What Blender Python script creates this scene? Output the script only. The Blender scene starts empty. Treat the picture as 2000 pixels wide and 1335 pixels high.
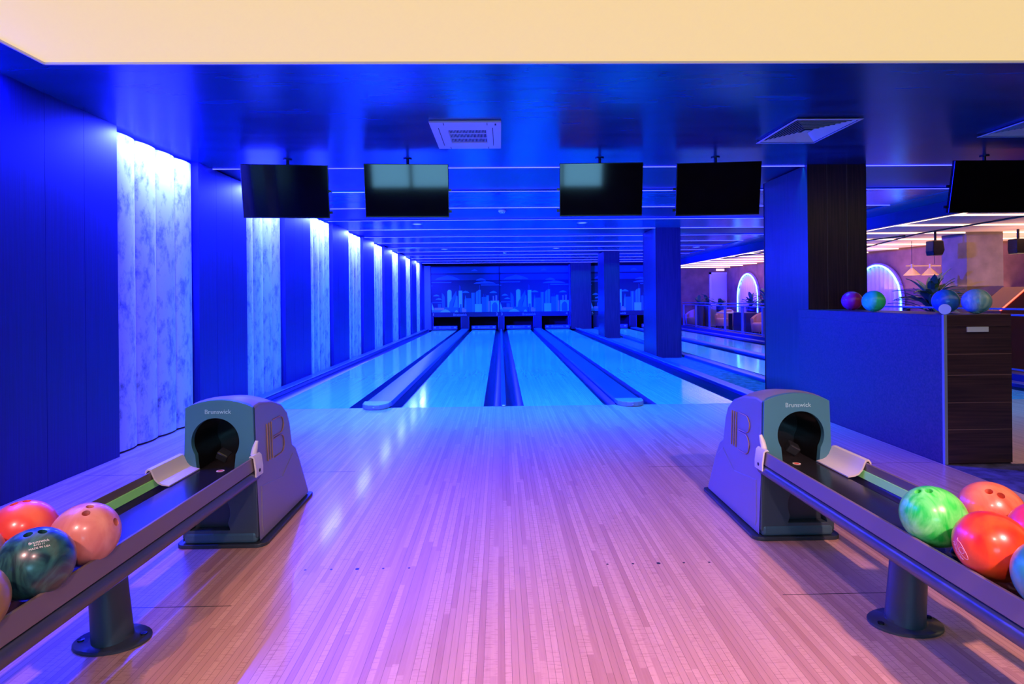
import bpy, bmesh, math, random
from mathutils import Vector, Matrix
random.seed(7)
S = bpy.context.scene
C = S.collection
PI = math.pi

# ------------------------------------------------------------------ camera
YAW, ROLL, CY, CX, CH, F = 0.0199392, 0.0099448, 582.91, -0.030014, 1.420914, 1140.0
cam_d = bpy.data.cameras.new('camera'); cam = bpy.data.objects.new('camera', cam_d); C.objects.link(cam)
cam_d.sensor_width = 36.0; cam_d.lens = F*36.0/2000.0
cam_d.shift_y = -(667.5-CY)/2000.0; cam_d.clip_start = 0.05; cam_d.clip_end = 120
R_ = Vector((math.cos(YAW), -math.sin(YAW), 0)); FW = Vector((math.sin(YAW), math.cos(YAW), 0)); DN = Vector((0, 0, -1))
ax = R_*math.cos(ROLL) + DN*math.sin(ROLL); ay = R_*math.sin(ROLL) - DN*math.cos(ROLL); az = -FW
cam.matrix_world = Matrix(((ax.x, ay.x, az.x, CX), (ax.y, ay.y, az.y, 0), (ax.z, ay.z, az.z, CH), (0, 0, 0, 1)))
S.camera = cam

# ------------------------------------------------------------------ world, exposure
w = bpy.data.worlds.new('world'); S.world = w; w.use_nodes = True
w.node_tree.nodes['Background'].inputs[0].default_value = (0.01, 0.03, 0.3, 1)
w.node_tree.nodes['Background'].inputs[1].default_value = 0.1
S.view_settings.view_transform = 'Standard'; S.view_settings.look = 'None'
S.view_settings.exposure = 0.0; S.view_settings.gamma = 1.0; S.view_settings.use_curve_mapping = False
S.cycles.use_denoising = True
S.cycles.max_bounces = 8; S.cycles.diffuse_bounces = 4; S.cycles.glossy_bounces = 4
S.cycles.sample_clamp_indirect = 8.0

# ------------------------------------------------------------------ lights
def area(name, loc, target, sx, sy, power, col, spread=180):
    l = bpy.data.lights.new(name, 'AREA'); l.shape = 'RECTANGLE'; l.size = sx; l.size_y = sy
    l.energy = power; l.color = col; l.spread = math.radians(spread)
    o = bpy.data.objects.new(name, l); C.objects.link(o); o.location = loc
    d = Vector(target) - Vector(loc)
    zz = -d.normalized()
    xx = Vector((0, 1, 0)) if sx >= sy and abs(zz.y) < .9 and name.startswith('wall') else Vector((1, 0, 0))
    yy = zz.cross(xx).normalized(); xx = yy.cross(zz).normalized()
    o.matrix_world = Matrix(((xx.x, yy.x, zz.x, loc[0]), (xx.y, yy.y, zz.y, loc[1]), (xx.z, yy.z, zz.z, loc[2]), (0, 0, 0, 1)))
    return o
def spot(name, loc, target, power, col, angle, blend=.4, r=.05):
    l = bpy.data.lights.new(name, 'SPOT'); l.energy = power; l.color = col
    l.spot_size = math.radians(angle); l.spot_blend = blend; l.shadow_soft_size = r
    o = bpy.data.objects.new(name, l); C.objects.link(o); o.location = loc
    o.rotation_euler = (Vector(target)-Vector(loc)).to_track_quat('-Z', 'Y').to_euler()
    return o
PAN0, PITCH, PANW, NPAN = 5.45, 2.735, 1.45, 8
XW, ZC, FOUL, LEND = -3.55, 3.05, 7.72, 27.0
BLUE = (0.013, 0.020, 1.0)
PURE = (0.001, 0.003, 1.0)
LANE = (0.001, 0.30, 1.0)
for k in range(-1, NPAN):                              # wall washers above the padded panels; nearest one unseen, added for foreground blue
    yc = PAN0 + PITCH*k + PANW/2
    area('wall_washer', (-3.42, yc, 3.035), (-3.60, yc, 2.2), PANW*.86, .03, 900 if k >= 0 else 260, BLUE, 180)
BAND = [7.25 + 1.60*i for i in range(13)]              # ceiling bands: y of every LED seam
for i in range(0, 13):                                 # LED seams between the ceiling bands
    area('led_seam_light', (1.9, BAND[i]+.02, 3.035), (1.9, BAND[i]+.02, 0), 10.4, .02, 165, LANE, 84)
area('approach_lane_light', (0.0, 6.9, 3.0), (0, 6.9, 0), 6.0, .03, 75, (0.001, 0.16, 1.0), 84)
for fy, ty in ((8.0, 13.8), (12.5, 20.5), (18.0, 26.9)):  # added blue fill lamps without fixtures, brighten the pillars across the lanes
    area('added_blue_fill', (-3.3, fy, 2.85), (3.8, ty, 1.4), .5, .3, 1200, PURE, 50)
area('added_blue_fill', (-3.3, 7.6, 2.85), (3.75, 6.3, 1.2), .5, .3, 300, PURE, 50)  # added blue fill for the counter side and broad pillar
# daylight through the windows behind the bowlers
for sx, sp in ((1.62, 800), (-1.55, 340), (0.1, 290)):        # warm ceiling spots above and behind the bowlers
    spot('ceiling_spot', (sx, -.35, 3.0), (sx*.85, 1.9, 0), sp, (1.0, .50, .46), 76, .8, .05)
# lounge
area('lounge_ceiling_light', (9.6, 13.5, 2.74), (9.6, 13.5, 0), 2.5, 5.5, 50, (1.0, .52, .30), 140)
area('lounge_ceiling_light', (9.6, 22.5, 2.74), (9.6, 22.5, 0), 2.2, 7.0, 48, (1.0, .45, .36), 140)
area('added_lounge_fill', (12.0, 14.0, 1.6), (12.0, 14.0, 3), 3, 8, 210, (1.0, .55, .38), 150)  # added fill lamps without fixtures, brighten the lounge ceiling from below
area('added_lounge_fill', (9.8, 22.5, 1.7), (9.8, 22.5, 3), 1.6, 9, 75, (1.0, .52, .45), 150)

# ------------------------------------------------------------------ materials
def nodes(m):
    m.use_nodes = True
    return m.node_tree.nodes, m.node_tree.links, m.node_tree.nodes['Principled BSDF']
MATS = {}
def mat(name, col, rough=.5, metal=0.0, spec=.5, emit=None, estr=0.0, coat=0.0, noise=0.0, nscale=6.0, bump=0.0, bscale=60.0, stretch=(1, 1, 1)):
    if name in MATS: return MATS[name]
    m = bpy.data.materials.new(name); N, L, b = nodes(m)
    b.inputs['Base Color'].default_value = (*col, 1); b.inputs['Roughness'].default_value = rough
    b.inputs['Metallic'].default_value = metal; b.inputs['Specular IOR Level'].default_value = spec
    b.inputs['Coat Weight'].default_value = coat
    tc = N.new('ShaderNodeTexCoord'); mp = N.new('ShaderNodeMapping'); mp.inputs['Scale'].default_value = stretch
    L.new(tc.outputs['Object'], mp.inputs[0])
    if noise > 0:
        n = N.new('ShaderNodeTexNoise'); n.inputs['Scale'].default_value = nscale; n.inputs['Detail'].default_value = 5
        L.new(mp.outputs[0], n.inputs['Vector'])
        r = N.new('ShaderNodeValToRGB')
        r.color_ramp.elements[0].position = .3; r.color_ramp.elements[1].position = .7
        r.color_ramp.elements[0].color = (*[c*(1-noise) for c in col], 1)
        r.color_ramp.elements[1].color = (*[min(1, c*(1+noise)) for c in col], 1)
        L.new(n.outputs['Fac'], r.inputs[0]); L.new(r.outputs[0], b.inputs['Base Color'])
    if bump > 0:
        n2 = N.new('ShaderNodeTexNoise'); n2.inputs['Scale'].default_value = bscale; n2.inputs['Detail'].default_value = 3
        L.new(mp.outputs[0], n2.inputs['Vector'])
        bp = N.new('ShaderNodeBump'); bp.inputs['Strength'].default_value = bump; bp.inputs['Distance'].default_value = .01
        L.new(n2.outputs['Fac'], bp.inputs['Height']); L.new(bp.outputs[0], b.inputs['Normal'])
    if emit:
        b.inputs['Emission Color'].default_value = (*emit, 1); b.inputs['Emission Strength'].default_value = estr
    MATS[name] = m; return m

def boards(name, light, dark, rough, gap=.35, cross=.25, coat=.0):
    """maple strip flooring: narrow boards running along y, each with its own tone and grain"""
    m = bpy.data.materials.new(name); N, L, b = nodes(m)
    tc = N.new('ShaderNodeTexCoord'); sp = N.new('ShaderNodeSeparateXYZ'); L.new(tc.outputs['Object'], sp.inputs[0])
    def math_(op, a, v=None, v2=None):
        n = N.new('ShaderNodeMath'); n.operation = op
        if isinstance(a, (int, float)): n.inputs[0].default_value = a
        else: L.new(a, n.inputs[0])
        if v is not None:
            if isinstance(v, (int, float)): n.inputs[1].default_value = v
            else: L.new(v, n.inputs[1])
        return n.outputs[0]
    u = math_('DIVIDE', sp.outputs['X'], .02735); bi = math_('FLOOR', u); fr = math_('FRACT', u)
    wn = N.new('ShaderNodeTexWhiteNoise'); wn.noise_dimensions = '1D'; L.new(bi, wn.inputs['W'])
    # each board is cut in lengths
    off = math_('MULTIPLY', wn.outputs['Value'], 3.0); yy = math_('DIVIDE', math_('ADD', sp.outputs['Y'], off), 1.15)
    cb = N.new('ShaderNodeCombineXYZ'); L.new(bi, cb.inputs[0]); L.new(math_('FLOOR', yy), cb.inputs[1])
    w2 = N.new('ShaderNodeTexWhiteNoise'); w2.noise_dimensions = '2D'; L.new(cb.outputs[0], w2.inputs['Vector'])
    mp = N.new('ShaderNodeMapping'); mp.inputs['Scale'].default_value = (55, 2.2, 1); L.new(tc.outputs['Object'], mp.inputs[0])
    g = N.new('ShaderNodeTexNoise'); g.inputs['Scale'].default_value = 2.0; g.inputs['Detail'].default_value = 4; L.new(mp.outputs[0], g.inputs['Vector'])
    mp2 = N.new('ShaderNodeMapping'); mp2.inputs['Scale'].default_value = (14, 130, 1); L.new(tc.outputs['Object'], mp2.inputs[0])
    g2 = N.new('ShaderNodeTexNoise'); g2.inputs['Scale'].default_value = 1.0; g2.inputs['Detail'].default_value = 2; L.new(mp2.outputs[0], g2.inputs['Vector'])
    t = math_('ADD', math_('MULTIPLY', w2.outputs['Value'], .6), math_('MULTIPLY', g.outputs['Fac'], .4))
    ck = math_('MULTIPLY', math_('GREATER_THAN', g2.outputs['Fac'], .58), math_('MULTIPLY', math_('GREATER_THAN', w2.outputs['Value'], .55), cross))
    t = math_('SUBTRACT', t, ck)
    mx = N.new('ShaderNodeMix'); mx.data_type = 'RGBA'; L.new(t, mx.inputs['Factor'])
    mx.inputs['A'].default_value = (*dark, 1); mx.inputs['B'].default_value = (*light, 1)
    seam = math_('LESS_THAN', fr, .07)
    sm = math_('MULTIPLY', seam, math_('GREATER_THAN', wn.outputs['Value'], .12))
    mx2 = N.new('ShaderNodeMix'); mx2.data_type = 'RGBA'; L.new(math_('MULTIPLY', sm, gap), mx2.inputs['Factor'])
    L.new(mx.outputs['Result'], mx2.inputs['A']); mx2.inputs['B'].default_value = (.06, .03, .02, 1)
    L.new(mx2.outputs['Result'], b.inputs['Base Color'])
    b.inputs['Roughness'].default_value = rough; b.inputs['Coat Weight'].default_value = coat; b.inputs['Coat Roughness'].default_value = .12
    MATS[name] = m; return m

def wood(name, dark, light, rough=.35, axis='Z', scale=24):
    m = bpy.data.materials.new(name); N, L, b = nodes(m)
    tc = N.new('ShaderNodeTexCoord'); mp = N.new('ShaderNodeMapping')
    sc = {'Z': (scale, scale, .6), 'Y': (scale, .6, scale), 'X': (.6, scale, scale)}[axis]
    mp.inputs['Scale'].default_value = sc; L.new(tc.outputs['Object'], mp.inputs[0])
    n = N.new('ShaderNodeTexNoise'); n.inputs['Scale'].default_value = 3; n.inputs['Detail'].default_value = 6; L.new(mp.outputs[0], n.inputs['Vector'])
    r = N.new('ShaderNodeValToRGB'); r.color_ramp.elements[0].position = .35; r.color_ramp.elements[1].position = .72
    r.color_ramp.elements[0].color = (*dark, 1); r.color_ramp.elements[1].color = (*light, 1)
    L.new(n.outputs['Fac'], r.inputs[0]); L.new(r.outputs[0], b.inputs['Base Color']); b.inputs['Roughness'].default_value = rough
    MATS[name] = m; return m

def marble(name, c1, c2, scale=6, dist=3.0, rough=.12, bias=.5):
    """swirled polyester bowling-ball resin"""
    m = bpy.data.materials.new(name); N, L, b = nodes(m)
    tc = N.new('ShaderNodeTexCoord'); n = N.new('ShaderNodeTexNoise'); n.inputs['Scale'].default_value = scale
    n.inputs['Detail'].default_value = 4; n.inputs['Distortion'].default_value = dist
    mp = N.new('ShaderNodeMapping'); mp.inputs['Scale'].default_value = (1.6, 1, .55); mp.inputs['Location'].default_value = (random.random()*9, random.random()*9, 0)
    L.new(tc.outputs['Object'], mp.inputs[0]); L.new(mp.outputs[0], n.inputs['Vector'])
    r = N.new('ShaderNodeValToRGB'); r.color_ramp.elements[0].position = bias-.17; r.color_ramp.elements[1].position = bias+.17
    r.color_ramp.elements[0].color = (*c1, 1); r.color_ramp.elements[1].color = (*c2, 1)
    L.new(n.outputs['Fac'], r.inputs[0]); L.new(r.outputs[0], b.inputs['Base Color'])
    b.inputs['Roughness'].default_value = .32; b.inputs['Coat Weight'].default_value = .45; b.inputs['Coat Roughness'].default_value = .17
    MATS[name] = m; return m

def velvet(name):
    m = bpy.data.materials.new(name); N, L, b = nodes(m)
    tc = N.new('ShaderNodeTexCoord'); n = N.new('ShaderNodeTexNoise'); n.inputs['Scale'].default_value = 5; n.inputs['Detail'].default_value = 8; n.inputs['Roughness'].default_value = .7
    mp = N.new('ShaderNodeMapping'); mp.inputs['Scale'].default_value = (1, 1.6, .9); L.new(tc.outputs['Object'], mp.inputs[0]); L.new(mp.outputs[0], n.inputs['Vector'])
    r = N.new('ShaderNodeValToRGB'); r.color_ramp.elements[0].position = .36; r.color_ramp.elements[1].position = .52
    r.color_ramp.elements[0].color = (.14, .15, .18, 1); r.color_ramp.elements[1].color = (.56, .56, .58, 1)
    L.new(n.outputs['Fac'], r.inputs[0]); L.new(r.outputs[0], b.inputs['Base Color'])
    b.inputs['Roughness'].default_value = .75; b.inputs['Sheen Weight'].default_value = .4
    bp = N.new('ShaderNodeBump'); bp.inputs['Strength'].default_value = .25; bp.inputs['Distance'].default_value = .01
    L.new(n.outputs['Fac'], bp.inputs['Height']); L.new(bp.outputs[0], b.inputs['Normal'])
    MATS[name] = m; return m

def glass(name):
    m = bpy.data.materials.new(name); N, L, b = nodes(m)
    b.inputs['Base Color'].default_value = (.75, .85, 1, 1); b.inputs['Roughness'].default_value = .02
    b.inputs['Transmission Weight'].default_value = 1.0; b.inputs['IOR'].default_value = 1.05; b.inputs['Specular IOR Level'].default_value = .4
    MATS[name] = m; return m

APPROACH = boards('approach_maple', (.66, .42, .35), (.36, .18, .15), .32, .62, .30, coat=.2)
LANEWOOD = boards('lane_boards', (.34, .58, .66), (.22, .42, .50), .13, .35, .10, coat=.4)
DARKWOOD = wood('dark_wenge_panel', (.026, .012, .020), (.066, .028, .036), .30, 'Z')
DARKWOOD_H = wood('dark_wenge_horizontal', (.028, .013, .020), (.080, .034, .036), .38, 'X', 20)
BLUEWOOD = wood('blue_stained_panel', (.001, .001, .075), (.002, .002, .11), .48, 'Z')
VELVET = velvet('grey_crushed_velvet')
PLASTER = mat('blue_ceiling_plaster', (.004, .034, .17), .24, noise=.35, nscale=3.0, bump=.06, bscale=9, stretch=(.35, 1.6, 1))
BOARD = mat('light_blue_ceiling_plaster', (.008, .15, .36), .22, noise=.2, nscale=3.0, stretch=(.4, 2, 1))
BANDD = mat('dark_blue_ceiling_band', (.002, .006, .10), .4)
LED = mat('lavender_led', (.6, .6, .8), .5, emit=(.018, .02, 1.0), estr=14.0)
GLOW = mat('luminous_stretch_ceiling', (.22, .18, .05), .9, emit=(1.0, .72, .32), estr=.88)
CREAM = mat('cream_ceiling', (.72, .55, .50), .6)
LEDW = mat('warm_led', (.8, .7, .6), .5, emit=(1.0, .62, .38), estr=3.0)
CARPET = mat('dark_figured_carpet', (.06, .055, .13), .95, noise=.75, nscale=9, bump=.3, bscale=90)
LOUNGEFLOOR = mat('lounge_carpet', (.05, .05, .10), .9, noise=.5, nscale=5)
BROWNWALL = mat('brown_plaster', (.24, .115, .07), .8, noise=.25, nscale=2.5)
BLUEPAINT = mat('dark_blue_paint', (.03, .03, .16), .45)
GUTTER = mat('blue_black_gutter', (.006, .006, .030), .30)
CAP = mat('blue_grey_capping', (.035, .06, .26), .30)
BLACK = mat('black_plastic', (.006, .006, .007), .25)
PITCH_BLACK = mat('pit_black', (.003, .003, .004), .9)
SCREEN = mat('television_glass', (.002, .002, .003), .06, spec=.45)
WHITE = mat('white_plastic', (.60, .60, .66), .35)
OFFWHITE = mat('off_white_paint', (.72, .72, .76), .5)
VENTW = mat('vent_white', (.55, .55, .66), .5)
DARKSLOT = mat('dark_slot', (.01, .01, .03), .7)

# ------------------------------------------------------------------ mesh helpers
class MB:
    def __init__(s): s.bm = bmesh.new(); s.mats = []
    def mi(s, m):
        if m is None: return 0
        if m not in s.mats: s.mats.append(m)
        return s.mats.index(m)
    def poly(s, pts, m=None):
        f = s.bm.faces.new([s.bm.verts.new(p) for p in pts]); f.material_index = s.mi(m); return f
    def box(s, x0, x1, y0, y1, z0, z1, m=None):
        v = [s.bm.verts.new(p) for p in ((x0, y0, z0), (x1, y0, z0), (x1, y1, z0), (x0, y1, z0), (x0, y0, z1), (x1, y0, z1), (x1, y1, z1), (x0, y1, z1))]
        for q in ((0, 3, 2, 1), (4, 5, 6, 7), (0, 1, 5, 4), (1, 2, 6, 5), (2, 3, 7, 6), (3, 0, 4, 7)):
            s.bm.faces.new([v[i] for i in q]).material_index = s.mi(m)
        return v
    def ext(s, prof, d0, d1, axis='Y', m=None, cap=True):
        """closed profile extruded along an axis; prof is (x,z) for Y, (y,z) for X, (x,y) for Z"""
        def P(a, b, d): return {'Y': (a, d, b), 'X': (d, a, b), 'Z': (a, b, d)}[axis]
        A = [s.bm.verts.new(P(a, b, d0)) for a, b in prof]; B = [s.bm.verts.new(P(a, b, d1)) for a, b in prof]
        n = len(prof); k = s.mi(m)
        for i in range(n): s.bm.faces.new((A[i], A[(i+1) % n], B[(i+1) % n], B[i])).material_index = k
        if cap:
            s.bm.faces.new(A[::-1]).material_index = k; s.bm.faces.new(B).material_index = k
    def tube(s, pts, r, n=8, m=None, closed=False):
        pts = [Vector(p) for p in pts]; k = s.mi(m); rings = []
        N = len(pts)
        for i, p in enumerate(pts):
            a = pts[i-1] if (i > 0 or closed) else p; b = pts[(i+1) % N] if (i < N-1 or closed) else p
            t = (b-a).normalized(); up = Vector((0, 0, 1)) if abs(t.z) < .9 else Vector((1, 0, 0))
            u = t.cross(up).normalized(); v = t.cross(u)
            rr = r[i] if isinstance(r, (list, tuple)) else r
            rings.append([s.bm.verts.new(p + u*rr*math.cos(2*PI*j/n) + v*rr*math.sin(2*PI*j/n)) for j in range(n)])
        for i in range(N if closed else N-1):
            A, B = rings[i], rings[(i+1) % N]
            for j in range(n): s.bm.faces.new((A[j], A[(j+1) % n], B[(j+1) % n], B[j])).material_index = k
        if not closed:
            s.bm.faces.new(rings[0][::-1]).material_index = k; s.bm.faces.new(rings[-1]).material_index = k
    def lathe(s, prof, c=(0, 0, 0), n=24, m=None, sx=1, sy=1):
        k = s.mi(m); rings = []
        for r, z in prof:
            if r < 1e-6: rings.append([s.bm.verts.new((c[0], c[1], c[2]+z))])
            else: rings.append([s.bm.verts.new((c[0]+sx*r*math.cos(2*PI*j/n), c[1]+sy*r*math.sin(2*PI*j/n), c[2]+z)) for j in range(n)])
        for A, B in zip(rings, rings[1:]):
            for j in range(n):
                a, b = A[j % len(A)], A[(j+1) % len(A)]; d, e = B[j % len(B)], B[(j+1) % len(B)]
                vs = [a] + ([b] if b is not a else []) + ([e] if e is not d else []) + [d]
                if len(vs) >= 3: s.bm.faces.new(vs).material_index = k
    def ring(s, outer, inner, y0, y1, m=None):
        """plate between two loops of (x,z) with equal counts, y0 front, y1 back"""
        k = s.mi(m); n = len(outer)
        def V(L_, y): return [s.bm.verts.new((a, y, b)) for a, b in L_]
        O0, I0, O1, I1 = V(outer, y0), V(inner, y0), V(outer, y1), V(inner, y1)
        for i in range(n):
            j = (i+1) % n
            for q in ((O0[i], O0[j], I0[j], I0[i]), (O1[j], O1[i], I1[i], I1[j]), (O0[j], O0[i], O1[i], O1[j]), (I0[i], I0[j], I1[j], I1[i])):
                s.bm.faces.new(q).material_index = k
    def build(s, name, m=None, parent=None, smooth=None, bevel=0, seg=2, loc=None):
        bmesh.ops.recalc_face_normals(s.bm, faces=s.bm.faces)
        me = bpy.data.meshes.new(name); s.bm.to_mesh(me); s.bm.free()
        ml = s.mats if s.mats else [m]
        for x in ml: me.materials.append(x)
        o = bpy.data.objects.new(name, me); C.objects.link(o)
        if parent: o.parent = parent
        if loc: o.location = loc
        if bevel:
            b = o.modifiers.new('bevel', 'BEVEL'); b.width = bevel; b.segments = seg; b.limit_method = 'ANGLE'; b.angle_limit = math.radians(35)
        if smooth is not None:
            for p in me.polygons: p.use_smooth = True
            me.set_sharp_from_angle(angle=math.radians(smooth))
        return o
def box(name, b, m, parent=None, bevel=0, seg=2):
    k = MB(); k.box(*b); return k.build(name, m, parent, bevel=bevel, seg=seg)
def thing(name, label, cat, loc=(0, 0, 0), group=None, rotz=0):
    o = bpy.data.objects.new(name, None); C.objects.link(o); o.location = loc; o.rotation_euler = (0, 0, rotz)
    o.empty_display_size = .1; return tag(o, label, cat, group)
def tag(o, label, cat, group=None):
    o['label'] = label; o['category'] = cat
    if group: o['group'] = group
    return o
def struct(o): o['kind'] = 'structure'; return o
def text_mesh(body, size, ext=.0, align='CENTER'):
    cu = bpy.data.curves.new('txt', 'FONT'); cu.body = body; cu.size = size; cu.extrude = ext; cu.align_x = align; cu.align_y = 'CENTER'
    cu.resolution_u = 3
    o = bpy.data.objects.new('txt', cu); C.objects.link(o)
    dg = bpy.context.evaluated_depsgraph_get(); me = bpy.data.meshes.new_from_object(o.evaluated_get(dg))
    bpy.data.objects.remove(o); bpy.data.curves.remove(cu)
    return me
def text_on(body, size, origin, xdir, ydir, name, m, parent=None, ext=.0006):
    me = text_mesh(body, size, ext); o_, x_, y_ = Vector(origin), Vector(xdir).normalized(), Vector(ydir).normalized(); z_ = x_.cross(y_)
    for v in me.vertices: v.co = o_ + x_*v.co.x + y_*v.co.y + z_*v.co.z
    me.materials.clear(); me.materials.append(m); me.name = name
    ob = bpy.data.objects.new(name, me); C.objects.link(ob)
    if parent: ob.parent = parent
    return ob

# ------------------------------------------------------------------ room shell
b = MB(); b.box(XW-.2, 3.66, 1.4, FOUL, -.1, 0); struct(b.build('floor', APPROACH))
b = MB(); b.box(XW-.2, 3.66, -4.0, 1.4, -.1, -.002); struct(b.build('floor_concourse', CARPET))
b = MB(); b.box(4.24, 8.1, 4.80, FOUL, -.1, 0); struct(b.build('floor_right', APPROACH))
b = MB(); b.box(3.66, 17, -4.0, 4.80, -.1, -.002); b.box(3.66, 4.24, 4.80, 7.3, -.1, -.002); struct(b.build('floor_carpet', CARPET))
b = MB(); b.box(8.1, 17, 4.8, 29.2, -.1, -.001); struct(b.build('floor_lounge', LOUNGEFLOOR))
b = MB(); b.box(XW-.2, 8.1, FOUL, 29.2, -.2, -.12); b.box(3.66, 4.24, 7.3, FOUL, -.1, -.002); struct(b.build('floor_under_lanes', GUTTER))
# left wall: dark slabs either side of recessed bays
b = MB(); b.box(-3.80, -3.68, -4, 29.2, 0, ZC+.1)
edges = [-4.0] + [e for k in range(NPAN) for e in (PAN0+PITCH*k, PAN0+PITCH*k+PANW)] + [29.2]
edges = [-4.0, PAN0-2*PITCH, PAN0-2*PITCH+PANW, PAN0-PITCH, PAN0-PITCH+PANW] + edges[1:]
for i in range(0, len(edges), 2):
    y0, y1 = edges[i], edges[i+1]; n = max(1, round((y1-y0)/.43)); st = (y1-y0)/n
    for j in range(n): b.box(-3.68, XW, y0+st*j+(.003 if j else 0), y0+st*(j+1), 0, ZC)
struct(b.build('wall_left', BLUEWOOD))
# near blue ceiling slab and the strip beside the luminous ceiling
b = MB(); b.box(XW-.25, 17, 4.05, 7.25, ZC, ZC+.2); b.box(XW-.25, -3.13, -4, 4.05, ZC, ZC+.2); b.box(-3.13, 17, -4.2, 1.7, ZC, ZC+.2); struct(b.build('ceiling', PLASTER))
b = MB(); b.box(-3.13, 12, 1.7, 4.05, ZC+.012, ZC+.05)
lum = b.build('luminous_ceiling', GLOW); tag(lum, 'glowing warm yellow stretch ceiling across the top foreground', 'ceiling light')
b = MB(); b.box(-3.13, -3.118, 1.7, 4.05, ZC-.004, ZC+.012); b.box(-3.13, 12, 4.038, 4.05, ZC-.004, ZC+.012)
struct(b.build('trim_1', WHITE))
# bands over the lanes
bl, bd = MB(), MB()
for i in range(13):
    y0, y1 = BAND[i], BAND[i]+1.60
    if i % 2 == 0: bd.box(XW-.25, 7.05, y0, min(y1, 28.4), ZC+.02, ZC+.15)
    else: bl.box(XW-.25, 7.05, y0, y1, ZC, ZC+.15)
bl.box(7.05, 7.75, 7.25, 28.4, ZC-.005, ZC+.15)
struct(bl.build('ceiling_bands', BOARD)); struct(bd.build('ceiling_dark_bands', BANDD))
for i in range(13):
    y = BAND[i]
    o = box('led_strip', (XW, 7.05, y-.005, y+.004, ZC-.007, ZC-.0005), LED)
    tag(o, ['thin lavender light line along the near edge of the banded ceiling, above the screens'][0] if i == 0 else
        'lavender light line across the banded ceiling, %s back from the near ceiling edge' % ('zero second third fourth fifth sixth seventh eighth ninth tenth eleventh twelfth thirteenth'.split()[i]), 'light strip', 'ceiling light lines over the lanes')
# soffit drop to the lounge
b = MB(); b.box(7.75, 7.85, 7.25, 28.4, 2.80, ZC+.15); struct(b.build('trim_2', BLUEPAINT))
# lounge sawtooth ceiling with warm light in each step
b = MB(); led = []
ys = [7.25 + 1.45*i for i in range(15)]
for y in ys: b.ext([(y, 2.80), (y+1.45, 2.832), (y+1.45, 2.95), (y, 2.95)], 7.85, 17, 'X')
struct(b.build('ceiling_lounge', CREAM))
for i, y in enumerate(ys[1:]):
    o = box('cove_light', (7.86, 16.9, y-.02, y-.002, 2.802, 2.829), LEDW)
    tag(o, 'warm white light line in the lounge ceiling, %s step from the front' % ('first second third fourth fifth sixth seventh eighth ninth tenth eleventh twelfth thirteenth fourteenth'.split()[i]), 'light strip', 'warm light lines in the lounge ceiling')
b = MB(); b.box(7.852, 7.87, 7.25, 28, 2.79, 2.815)
tag(b.build('edge_light', LEDW), 'long warm light line on the edge where the lounge ceiling meets the blue soffit', 'light strip')
b = MB(); b.tube([(9.2, 9.0, 2.79), (9.4, 13, 2.79), (10.6, 17, 2.79)], .018, 6); b.tube([(8.0, 20.8, 2.79), (8.3, 18.2, 2.79), (9.4, 13.4, 2.79)], .018, 6)
tag(b.build('ceiling_track', BLACK), 'thin dark track running slantwise under the warm lounge ceiling', 'ceiling track')
# lounge walls
b = MB(); b.box(7.4, 11.1, 28.0, 28.2, 0, 2.95); struct(b.build('wall_back', BROWNWALL))
b = MB(); b.box(10.9, 11.1, 21.5, 28.0, 0, 2.95); b.box(12.0, 12.2, 15.2, 21.5, 0, 2.95); b.box(10.9, 12.2, 21.4, 21.6, 0, 2.95)
b.box(12.0, 17, 15.2, 15.4, 0, 2.95); b.box(16.8, 17, -4, 15.4, 0, 3.3); struct(b.build('wall_right', BROWNWALL))
b = MB(); b.box(XW-.3, 17, -4.2, -4.0, 0, 3.3); struct(b.build('wall_front', BROWNWALL))
# windows behind the bowlers (mirrored in the screens)
WIN = mat('daylight_pane', (.2, .3, .35), .3, emit=(.18, .52, .82), estr=12.5)
for i, (x0, x1) in enumerate(((-2.6, -1.55), (-1.45, -.35), (-.25, .85), (.95, 2.05))):
    struct(box('window_%d' % (i+1), (x0, x1, -4.0, -3.97, .80, 1.9), WIN))
# column in the lounge
COLP = mat('column_plaster', (.22, .175, .15), .8, noise=.2, nscale=3)
b = MB(); b.box(10.53, 11.37, 13.0, 13.75, 0, 2.86); struct(b.build('wall_column', COLP))
# pillars between the lanes
def pillar(name, label, x0, x1, y0, y1, z1=ZC):
    t = thing(name, label, 'pillar', ((x0+x1)/2, (y0+y1)/2, 0), 'dark pillars between the lane pairs')
    hx, hy = (x1-x0)/2, (y1-y0)/2
    k = MB(); k.box(-hx, hx, -hy, hy, 0, z1); k.build('shaft', DARKWOOD, t)
    k = MB()
    for sx, sy in ((-1, -1), (1, -1), (-1, 1), (1, 1)): k.box(sx*hx-.006, sx*hx+.006, sy*hy-.006, sy*hy+.006, 0, z1-.001)
    k.build('corner_bead', DARKWOOD, t)
    return t
bp_ = pillar('pillar', 'broad dark wood pillar from floor to ceiling beside the counter', 3.80, 4.53, 7.18, 8.38)
k = MB()
for x in (-.12, .13): k.box(x-.002, x+.002, -.602, -.5985, 0, ZC-.002)
k.build('panel_joint', mat('joint_light', (.16, .12, .12), .4), bp_)
pillar('pillar', 'dark blue square pillar standing on the carpet strip, nearer of the two free ones', 3.62, 4.20, 13.6, 14.8, ZC-.0)
pillar('pillar', 'dark blue square pillar farther down the carpet strip, second of the two free ones', 3.62, 4.16, 20.4, 21.7, ZC-.0)
pillar('pillar', 'darkest pillar at the far end, standing against the skyline panels', 3.22, 4.14, 26.75, 27.15, ZC-.0)

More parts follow.
